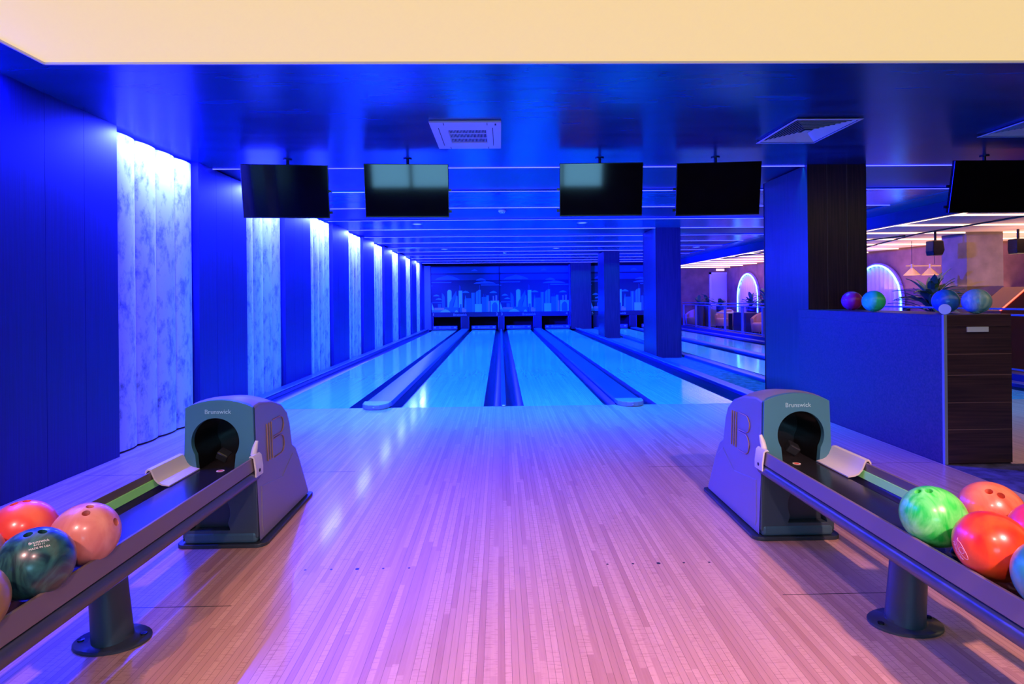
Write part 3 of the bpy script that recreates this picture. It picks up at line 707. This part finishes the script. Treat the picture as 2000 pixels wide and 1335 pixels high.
def ball_return(label, xc, s, yb, yf=3.385, bed_gap=True):
    t = thing('ball_return', label, 'ball return', (xc, 0, 0), 'ball returns')
    X = lambda x: s*x
    # shell
    prof = [(yf+.02, .03), (yf+.012, .40), (yf+.02, .808), (yf+.10, .818), (yf+.28, .795), (yf+.44, .745), (yf+.53, .68), (yf+.57, .60), (yf+.60, .45), (yf+.66, .415), (yf+.72, .33), (yb-.03, .05), (yb-.03, .03)]
    def hw(z): return .222-.026*min(1, z/.8)
    k = MB(); cols = 11; G = []
    for (y, z) in prof:
        row = []
        cr = .042*max(0, min(1, (z-.60)/.18))
        for j in range(cols):
            tt = -1+2*j/(cols-1); row.append(k.bm.verts.new((X(hw(z)*tt), y, z+cr*(1-tt*tt))))
        G.append(row)
    for i in range(2, len(G)-1):
        for j in range(cols-1): k.bm.faces.new((G[i][j], G[i][j+1], G[i+1][j+1], G[i+1][j]))
    k.bm.faces.new([r[0] for r in G]); k.bm.faces.new([r[-1] for r in G])
    k.bm.verts.index_update()
    loose = [v for v in k.bm.verts if not v.link_faces]
    for v in loose: k.bm.verts.remove(v)
    shell = k.build('hood_shell', SHELL, t, smooth=32, bevel=.012, seg=3)
    # raised flare on the lower sides
    for sd in (-1, 1):
        k = MB(); pts = [(yf+.045, .10), (yf+.06, .34), (yf+.40, .30), (yf+.60, .40), (yf+.70, .33), (yb-.05, .06), (yf+.06, .06)]
        for (a, c_) in zip(pts, pts[1:]+pts[:1]): pass
        inn = [k.bm.verts.new((sd*(hw(z)-.004), y, z)) for y, z in pts]; out = [k.bm.verts.new((sd*(hw(z)+.004), y+(.01 if y < yf+.1 else -.01), z-.01 if z > .2 else z+.005)) for y, z in pts]
        k.bm.faces.new(out)
        for i in range(len(pts)):
            j = (i+1) % len(pts); k.bm.faces.new((inn[i], inn[j], out[j], out[i]))
        k.build('side_flare', SHELL, t)
    # front bezel with the round mouth
    c = (X(.022), .612); R = .137; loop = []
    for q in range(56):
        th = 2*PI*q/56
        x, z = R*math.cos(th), R*math.sin(th)
        if z < -.085: x = .107*(1 if x > 0 else -1) if abs(x) > .06 else x*.107/.06; z = -.165
        loop.append((c[0]+x, c[1]+z))
    hwz = lambda z: hw(z)-.004
    outl = [(-hwz(.40), .40), (hwz(.40), .40), (hwz(.6), .6), (hwz(.81), .808)]
    for q in range(1, 12):
        tt = 1-2*q/12; outl.append((hwz(.8)*tt, .812+.042*(1-tt*tt)))
    outl += [(-hwz(.81), .808), (-hwz(.6), .6)]
    outer = angle_loop(outl, loop, c)
    k = MB(); k.ring(outer, loop, yf, yf+.035); k.build('front_bezel', BEZEL, t, bevel=.006, seg=3, smooth=40)
    k = MB(); n = len(loop); A = [k.bm.verts.new((x, yf+.034, z)) for x, z in loop]; B = [k.bm.verts.new((c[0]+(x-c[0])*.96, yf+.30, c[1]+(z-c[1])*.96)) for x, z in loop]
    for i in range(n): k.bm.faces.new((A[i], A[(i+1) % n], B[(i+1) % n], B[i]))
    k.bm.faces.new(B); k.build('mouth_tunnel', BLACK, t, smooth=40)
    text_on('Brunswick', .036, (X(.006), yf-.0015, .785), (1, 0, 0), (0, 0, 1), 'brand_lettering', mat('pale_blue_ink', (.35, .62, .70), .5), t)
    # lower front with a shallow arched recess
    lp = []; rc_ = (X(.06), .20)
    for q in range(40):
        th = 2*PI*q/40; x, z = .115*math.cos(th), .13*math.sin(th)
        if z < -.06: z = -.10; x = max(-.115, min(.115, x*1.5))
        lp.append((rc_[0]+x, rc_[1]+z))
    ol = [(-.216, .055), (.216, .055), (.208, .41), (-.208, .41)]
    k = MB(); k.ring(angle_loop(ol, lp, rc_), lp, yf+.004, yf+.06); k.build('lower_front', DTEAL, t, bevel=.004)
    k = MB(); k.poly([(x, yf+.058, z) for x, z in lp]); k.poly([(x, yf+.062, z) for x, z in lp][::-1]); k.build('recess_panel', BASE, t)
    # base
    k = MB(); bl_ = []
    for (cx_, cy_, a0) in ((.215, yb-.02, 0), (-.215, yb-.02, 90), (-.20, yf+.05, 180), (.20, yf+.05, 270)):
        for q in range(6):
            th = math.radians(a0+90*q/5); rr = .03 if a0 < 180 else .06
            bl_.append((X(cx_+rr*math.cos(th)), cy_+rr*math.sin(th)))
    k.ext(bl_, 0, .022, 'Z'); k.build('base_plate', BASE, t, bevel=.004)
    k = MB(); k.box(-.21, .21, yf+.0, yb-.04, .022, .09); k.build('base_plinth', mat('plinth_teal', (.04, .10, .14), .4), t, bevel=.02, seg=3)
    # embossed emblem on the inner side
    k = MB(); xs = -s*0+(-1)*s*(hw(.55)+.003); yc = yf+.31; dirn = -1 if s > 0 else 1    # bowls towards: front on the right return, back on the left one
    def E(a, z): return (-s*(hw(z)+.0035), yc+dirn*a, z)
    for q in range(3): k.tube([E(-.135+.035*q, .45), E(-.135+.035*q, .675)], .0032, 6)
    for z0, z1 in ((.575, .68), (.445, .562)):
        zc, rz = (z0+z1)/2, (z1-z0)/2
        k.tube([E(-.03, z1)] + [E(.075+.06*math.sin(a), zc+rz*math.cos(a)) for a in [PI*q/10 for q in range(11)]] + [E(-.03, z0)], .0036, 6)
    k.build('embossed_emblem', BRONZE, t, smooth=50)
    # ball stop and sticker
    k = MB(); vs = k.box(-.035, .035, -.03, .03, -.028, .028); M = Matrix.Rotation(.5, 3, 'Y') @ Matrix.Rotation(.4, 3, 'X')
    for v in vs: v.co = M @ v.co + Vector((X(.03), yf+.12, .505))
    k.build('ball_stop', mat('glossy_black', (.02, .025, .03), .1), t, bevel=.008)
    k = MB(); k.lathe([(.022, .4535), (.022, .4545), (0, .4546)], (X(-.02), yf-.03, 0), 16); st = k.build('sticker', mat('sticker_white', (.8, .72, .70), .5), t)
    k = MB(); k.lathe([(.014, .4546), (.014, .4550), (0, .4551)], (X(-.02), yf-.03, 0), 14); k.build('sticker_mark', mat('sticker_red', (.7, .06, .06), .5), st)
    # track and rails
    y0, y1 = .45, yf
    k = MB(); k.ext([(X(-.19), .448), (X(-.17), .440), (X(.09), .440), (X(.115), .448), (X(.115), .452), (X(-.19), .452)], y0+.6, yf+.20, 'Y'); k.build('track_bed', BED, t)
    k = MB(); k.box(-.10, .10, y0, yf+.01, .385, .432); k.build('track_beam', BASE, t)
    for x in (-.03, .03):
        k = MB(); k.tube([(X(x), y0, .53), (X(x), 2.02, .53), (X(x), 2.12, .50), (X(x), 2.16, .455)], .0095, 10); k.build('centre_rail', RAILB, t, smooth=50)
    for sd, nm in ((-1, 'inner'), (1, 'outer')):
        up = [(.206, .531), (.212, .534), (.219, .531), (.228, .462), (.222, .457), (.210, .457), (.204, .470)]
        k = MB(); k.ext([(X(sd*a), z) for a, z in up], y0, yf+.005, 'Y'); rl = k.build('rail', RAIL, t, bevel=.0015)
        lo = [(.215+.021*math.cos(a), .424+.031*math.sin(a)) for a in [2*PI*q/16 for q in range(16)]]
        k = MB(); k.ext([(X(sd*a), z) for a, z in lo], y0, yf+.005, 'Y'); k.build('lower_tube', RAILB, rl, smooth=50)
        if sd > 0:
            k = MB(); k.ext([(X(.188), .452), (X(.198), .490), (X(.210), .490), (X(.206), .452)], y0, yf-.2, 'Y')
            k.build('green_strip', GREENSTRIP, rl)  # plain pale green insert along the outer rail
    # white bumper on the outer side
    bp1 = [(.228, .455), (.230, .528), (.222, .540), (.212, .538), (.201, .515), (.191, .492), (.173, .472), (.150, .461), (.112, .456)]
    bp2 = [(a-.007, z+.006) if i > 2 else (a, z) for i, (a, z) in enumerate(bp1)]
    k = MB(); k.ext([(X(a), z) for a, z in bp1] + [(X(.112), .462), (X(.148), .470), (X(.168), .480), (X(.184), .498), (X(.193), .519), (X(.205), .546), (X(.226), .549), (X(.237), .535), (X(.236), .455)], yf-.31, yf-.0, 'Y')
    k.build('white_bumper', WHITE, t, smooth=40)
    # white clip on the inner side
    k = MB(); k.ext([(X(-.200), .535), (X(-.207), .546), (X(-.222), .545), (X(-.234), .532), (X(-.243), .470), (X(-.243), .425), (X(-.236), .425), (X(-.234), .465), (X(-.225), .532), (X(-.212), .537)], yf-.075, yf+.02, 'Y')
    cl = k.build('white_clip', WHITE, t, smooth=40)
    k = MB(); k.tube([(X(-.200), yf-.012, .535), (X(-.206), yf-.004, .575), (X(-.214), yf+.004, .615)], [.017, .016, .009], 10); k.build('clip_prong', WHITE, cl, smooth=50)
    k = MB(); k.tube([(X(-.243), yf-.03, .455), (X(-.2455), yf-.03, .455)], .010, 10); k.build('clip_bolt', DARKSLOT, cl)
    # support posts
    for yp in (2.49, .95):
        k = MB(); k.tube([(X(.015), yp, .012), (X(.03), yp, .21), (X(.045), yp, .40)], [.077, .072, .072], 24); po = k.build('support_post', DTEAL, t, smooth=40)
        k = MB(); k.lathe([(.152, 0), (.152, .008), (.145, .013), (.095, .014), (.082, .02), (.08, .03)], (X(.015), yp, 0), 32, sy=.74); k.build('foot_plate', mat('dark_foot', (.035, .045, .07), .3), po, smooth=40)
        for q in (-1, 1):
            k = MB(); k.lathe([(.013, .013), (.013, .019), (0, .02)], (X(.015)+q*.118, yp+q*.02, 0), 8); k.build('bolt', BLACK, po)
    return t
ball_return('grey ball return on the left, its rack holding pink, coral and dark teal balls', xl-.025, -1, 4.31, 3.40)
ball_return('grey ball return on the right, its rack holding green and orange balls', xr, 1, 4.26, 3.365)

# ------------------------------------------------------------------ lounge
t = thing('glass_railing', 'glass railing on posts between the far lanes and the lounge', 'railing', (8.5, 0, .05), None)
METAL = mat('pale_rail_metal', (.30, .34, .50), .3, metal=.5); GL = glass('railing_glass')
box('kerb', (-.15, .12, 9.0, 27.3, -.05, .06), BLUEPAINT, t)
PY = [27.0, 25.3, 23.65, 22.0, 20.4, 18.8, 17.2, 15.6, 14.0, 12.4, 10.8, 9.2]
for y in PY: box('post', (-.035, .035, y-.04, y+.04, .06, 1.0), METAL, t)
k = MB(); k.box(-.03, .03, 9.1, 27.1, 1.0, 1.03); k.box(-.03, .03, 9.1, 27.1, 1.10, 1.13); k.build('top_rail', METAL, t)
k = MB(); k.box(-.012, .012, 9.2, 27.0, .10, .13); k.build('bottom_rail', METAL, t)
for a, b2 in zip(PY, PY[1:]): box('pane', (-.004, .004, b2+.045, a-.045, .13, 1.0), GL, t)
# door
t_ = MB(); t_.box(10.15, 11.0, 27.95, 28.0, 0, 2.5); struct(t_.build('door_1', mat('door_paint', (.75, .62, .66), .5)))
k = MB(); k.box(10.06, 10.15, 27.92, 28.0, 0, 2.59); k.box(11.0-.10, 11.0-.005, 27.92, 28.0, 0, 2.59); k.box(10.06, 10.9, 27.92, 28.0, 2.5, 2.59); struct(k.build('trim_4', mat('door_frame_paint', (.8, .72, .8), .5)))
o = box('exit_sign', (10.40, 10.78, 27.93, 27.99, 2.66, 2.76), mat('sign_glow', (.8, .8, .8), .5, emit=(1, .75, .8), estr=1.0)); tag(o, 'small lit white sign above the pale lounge door', 'sign')
# arched niches with curtains and blue neon
NEON = mat('blue_neon', (.3, .5, .9), .4, emit=(.06, .26, 1.0), estr=14.0)
CURT = mat('pale_curtain', (.80, .62, .62), .8)
def niche(label, xw, yc, hwid, ztop):
    t = thing('arched_niche', label, 'arched niche', (xw, yc, 0), 'arched curtain niches')
    zs = ztop-hwid
    arch = [(hwid, .05)] + [(hwid*math.cos(PI*q/24), zs+hwid*math.sin(PI*q/24)) for q in range(25)] + [(-hwid, .05)]
    k = MB(); n = 44; A = []
    for q in range(n+1):
        y = -hwid+2*hwid*q/n; zt = zs+math.sqrt(max(0, hwid**2-y*y)); x = -.015+.035*math.sin(q*2*PI/4.0)
        A.append((k.bm.verts.new((x-.03, y, .05)), k.bm.verts.new((x-.03, y, zt))))
    for a, c in zip(A, A[1:]): k.bm.faces.new((a[0], c[0], c[1], a[1]))
    cu = k.build('curtain', CURT, t, smooth=60); sm = cu.modifiers.new('thickness', 'SOLIDIFY'); sm.thickness = .006
    k = MB(); k.tube([(-.10, y, z) for y, z in arch], .028, 8); k.build('neon_tube', NEON, t, smooth=60)
    k = MB(); k.tube([(-.06, y*1.05, z+.03) for y, z in arch], .05, 6); k.build('arch_rim', mat('rim_paint', (.25, .2, .35), .6), t)
niche('blue neon arched niche with pale curtain, seen between the pillars', 10.9, 25.4, 1.05, 2.40)
niche('blue neon arched niche right of the broad pillar, above the green ball', 12.0, 18.3, 1.15, 2.36)
# armchairs
PINKF = mat('blush_upholstery', (.55, .32, .30), .8)
def armchair(label, x, y, rz):
    t = thing('armchair', label, 'armchair', (x, y, 0), 'blush tub armchairs', rz)
    k = MB(); n = 20; rows = []
    for q in range(n+1):
        a = math.radians(-20+220*q/n); tp = .62+.24*math.sin(max(0, min(PI, PI*q/n)))
        o_ = (.42*math.cos(a), .40*math.sin(a)); i_ = (.31*math.cos(a), .29*math.sin(a))
        rows.append([k.bm.verts.new(p) for p in ((o_[0]*.9, o_[1]*.9, .10), (o_[0], o_[1], tp-.04), ((o_[0]+i_[0])/2, (o_[1]+i_[1])/2, tp), (i_[0], i_[1], tp-.05), (i_[0], i_[1], .10))])
    for A, B in zip(rows, rows[1:]):
        for j in range(5): k.bm.faces.new((A[j], A[(j+1) % 5], B[(j+1) % 5], B[j]))
    k.bm.faces.new(rows[0]); k.bm.faces.new(rows[-1][::-1]); k.build('tub_back', PINKF, t, smooth=50)
    k = MB(); k.lathe([(0, .12), (.32, .12), (.33, .16), (.33, .40), (.29, .45), (0, .46)], (0, -.02, 0), 24); k.build('seat', PINKF, t, smooth=50)
    for sx, sy in ((-1, -1), (1, -1), (-1, 1), (1, 1)):
        k = MB(); k.tube([(sx*.2, sy*.2, .14), (sx*.25, sy*.24, 0)], [.02, .012], 8); k.build('leg', BLACK, t)
armchair('blush tub armchair behind the glass railing, seen whole between two railing posts', 9.95, 25.9, math.radians(-60))
armchair('blush tub armchair partly hidden by the left edge of the broad pillar', 9.55, 21.2, math.radians(-60))
armchair('blush tub armchair farthest back in the lounge, beside the nearer free pillar', 9.05, 27.3, math.radians(-60))
t = thing('lounge_table', 'low table with pale top between the two armchairs behind the railing', 'table', (9.65, 24.4, 0))
box('table_top', (-.4, .4, -.5, .5, .72, .76), OFFWHITE, t); box('pedestal', (-.06, .06, -.06, .06, 0, .72), BLACK, t)
o = box('planter_bench', (9.25, 9.75, 21.9, 23.1, 0, .80), BLUEPAINT, bevel=.02); tag(o, 'long dark blue box bench behind the railing between the armchairs', 'bench')
# plants
LEAF = mat('dark_green_leaf', (.02, .12, .07), .45); LEAF2 = mat('mid_green_leaf', (.07, .20, .07), .45)
def plant(label, x, y, zpot, h, r, n, seed, pot_r=.2):
    rnd = random.Random(seed)
    t = thing('potted_plant', label, 'potted plant', (x, y, 0), 'potted plants along the railing')
    k = MB(); k.lathe([(0, 0), (pot_r*.75, 0), (pot_r, zpot), (pot_r*.88, zpot), (pot_r*.86, zpot-.05), (0, zpot-.05)], (0, 0, 0), 20); k.build('pot', BLUEPAINT, t, smooth=40)
    k = MB()
    for q in range(n):
        a = rnd.uniform(0, 2*PI); el = rnd.uniform(.1, 1.35); L_ = r*rnd.uniform(.6, 1.05); wd = rnd.uniform(.045, .08)*max(1, r)
        z0 = zpot + rnd.uniform(0, .55)*h; d = Vector((math.cos(a)*math.cos(el), math.sin(a)*math.cos(el), math.sin(el)))
        side = Vector((-math.sin(a), math.cos(a), 0)); p0 = Vector((0, 0, z0)); prev = None; m = LEAF if q % 3 else LEAF2
        for s_ in range(7):
            tt = s_/6; p = p0 + d*L_*tt + Vector((0, 0, -.35*L_*tt*tt)); ww = wd*math.sin(PI*min(1, .12+tt*.88))+.002
            cur = [k.bm.verts.new(p-side*ww), k.bm.verts.new(p+Vector((0, 0, -.012))), k.bm.verts.new(p+side*ww)]
            if prev:
                for j in range(2): k.bm.faces.new((prev[j], prev[j+1], cur[j+1], cur[j])).material_index = k.mi(m)
            prev = cur
    k.tube([(0, 0, zpot-.05), (0, 0, zpot+h*.6)], .025, 6, LEAF)
    if LEAF2 not in k.mats: k.mats.append(LEAF2)
    o_ = k.build('foliage', None, t); sm = o_.modifiers.new('thickness', 'SOLIDIFY'); sm.thickness = .004
plant('big leafy palm-like plant standing behind the counter, above the blue bowling balls', 9.62, 12.88, 1.0, .75, 1.0, 80, 3, .24)
plant('small spiky plant in a pot behind the far railing, leftmost of the plants', 9.0, 26.35, 1.0, .35, .55, 26, 4)
plant('taller plant with drooping fronds beside the pale lounge door, second from left', 9.70, 27.3, 1.0, .65, .55, 20, 5, .14)
plant('low bushy plant in front of the pale lounge door', 10.30, 27.2, 1.0, .25, .5, 26, 6)
plant('broad-leaved plant in front of the lit arched niche', 10.28, 23.8, 1.0, .5, .62, 34, 8)
plant('tall plant half hidden behind the broad pillar', 10.42, 22.9, 1.0, .9, .7, 30, 9)
# billiard lamp
BRASS = mat('brass_shade', (.55, .36, .16), .35, metal=.4, emit=(1, .62, .3), estr=.12)
t = thing('billiard_lamp', 'hanging brass bar lamp with conical shades beside the plaster column', 'hanging lamp', (11.0, 15.0, 2.17))
k = MB(); k.tube([(-.46, 0, 0), (.46, 0, 0)], .014, 8); k.build('bar', BRASS, t, smooth=50)
k = MB(); k.tube([(-.30, 0, .64), (-.30, 0, .05)], .006, 6); k.tube([(.30, 0, .64), (.30, 0, .05)], .006, 6); k.build('cord', DARKSLOT, t)
for x in (-.30, .18):
    k = MB(); k.lathe([(.03, .05), (.028, -.03), (.03, -.06), (.19, -.235), (.195, -.24), (.18, -.235), (.025, -.07)], (x, 0, 0), 24); k.build('shade', BRASS, t, smooth=30)
t = thing('bar_table', 'long light-topped high table under the hanging brass lamp', 'table', (11.0, 15.0, 0))
box('table_top', (-.55, .45, -.12, .12, 1.09, 1.13), mat('pale_table_top', (.7, .55, .35), .4), t)
for x in (-.45, .35): box('leg', (x-.04, x+.04, -.08, .08, 0, 1.09), BLACK, t)
# loudspeakers on the column
for label, x in (('black loudspeaker hanging left of the plaster column', 9.62), ('black loudspeaker hanging right of the plaster column', 11.22)):
    t = thing('loudspeaker', label, 'loudspeaker', (x, 12.45 if x > 10 else 12.75, 2.28), 'hanging loudspeakers')
    k = MB(); k.ext([(-.12, .0), (-.14, .10), (-.13, .33), (.10, .33), (.13, .12), (.08, 0)], -.12, .12, 'Y'); k.build('cabinet', BLACK, t, bevel=.02)
    k = MB(); k.tube([(0, 0, .33), (0, 0, .545)], .025, 8); k.build('ceiling_mount', BLACK, t)
# lit door frame and red-lit console
t = thing('doorway', 'blue-lit open doorway frame in the brown wall at the right edge', 'doorway', (14.2, 15.17, 0))
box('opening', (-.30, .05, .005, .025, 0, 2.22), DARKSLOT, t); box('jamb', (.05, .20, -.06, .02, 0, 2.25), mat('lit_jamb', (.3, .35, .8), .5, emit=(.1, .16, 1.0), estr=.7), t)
t = thing('console', 'slanted brown console with a red light along its edge, behind the counter at right', 'console', (9.75, 11.0, 0))
CON = mat('console_brown', (.22, .07, .05), .5)
k = MB(); k.ext([(-.45, .0), (.16, 0), (.16, 1.55), (.10, 1.55), (-.45, 1.10)], -.3, .3, 'Y'); k.build('cabinet', CON, t, bevel=.01)
k = MB(); k.ext([(-.46, 1.105), (.09, 1.56), (.09, 1.572), (-.46, 1.118)], -.315, -.285, 'Y'); k.build('red_light', mat('red_neon', (.8, .1, .05), .5, emit=(1, .08, .04), estr=4), t)
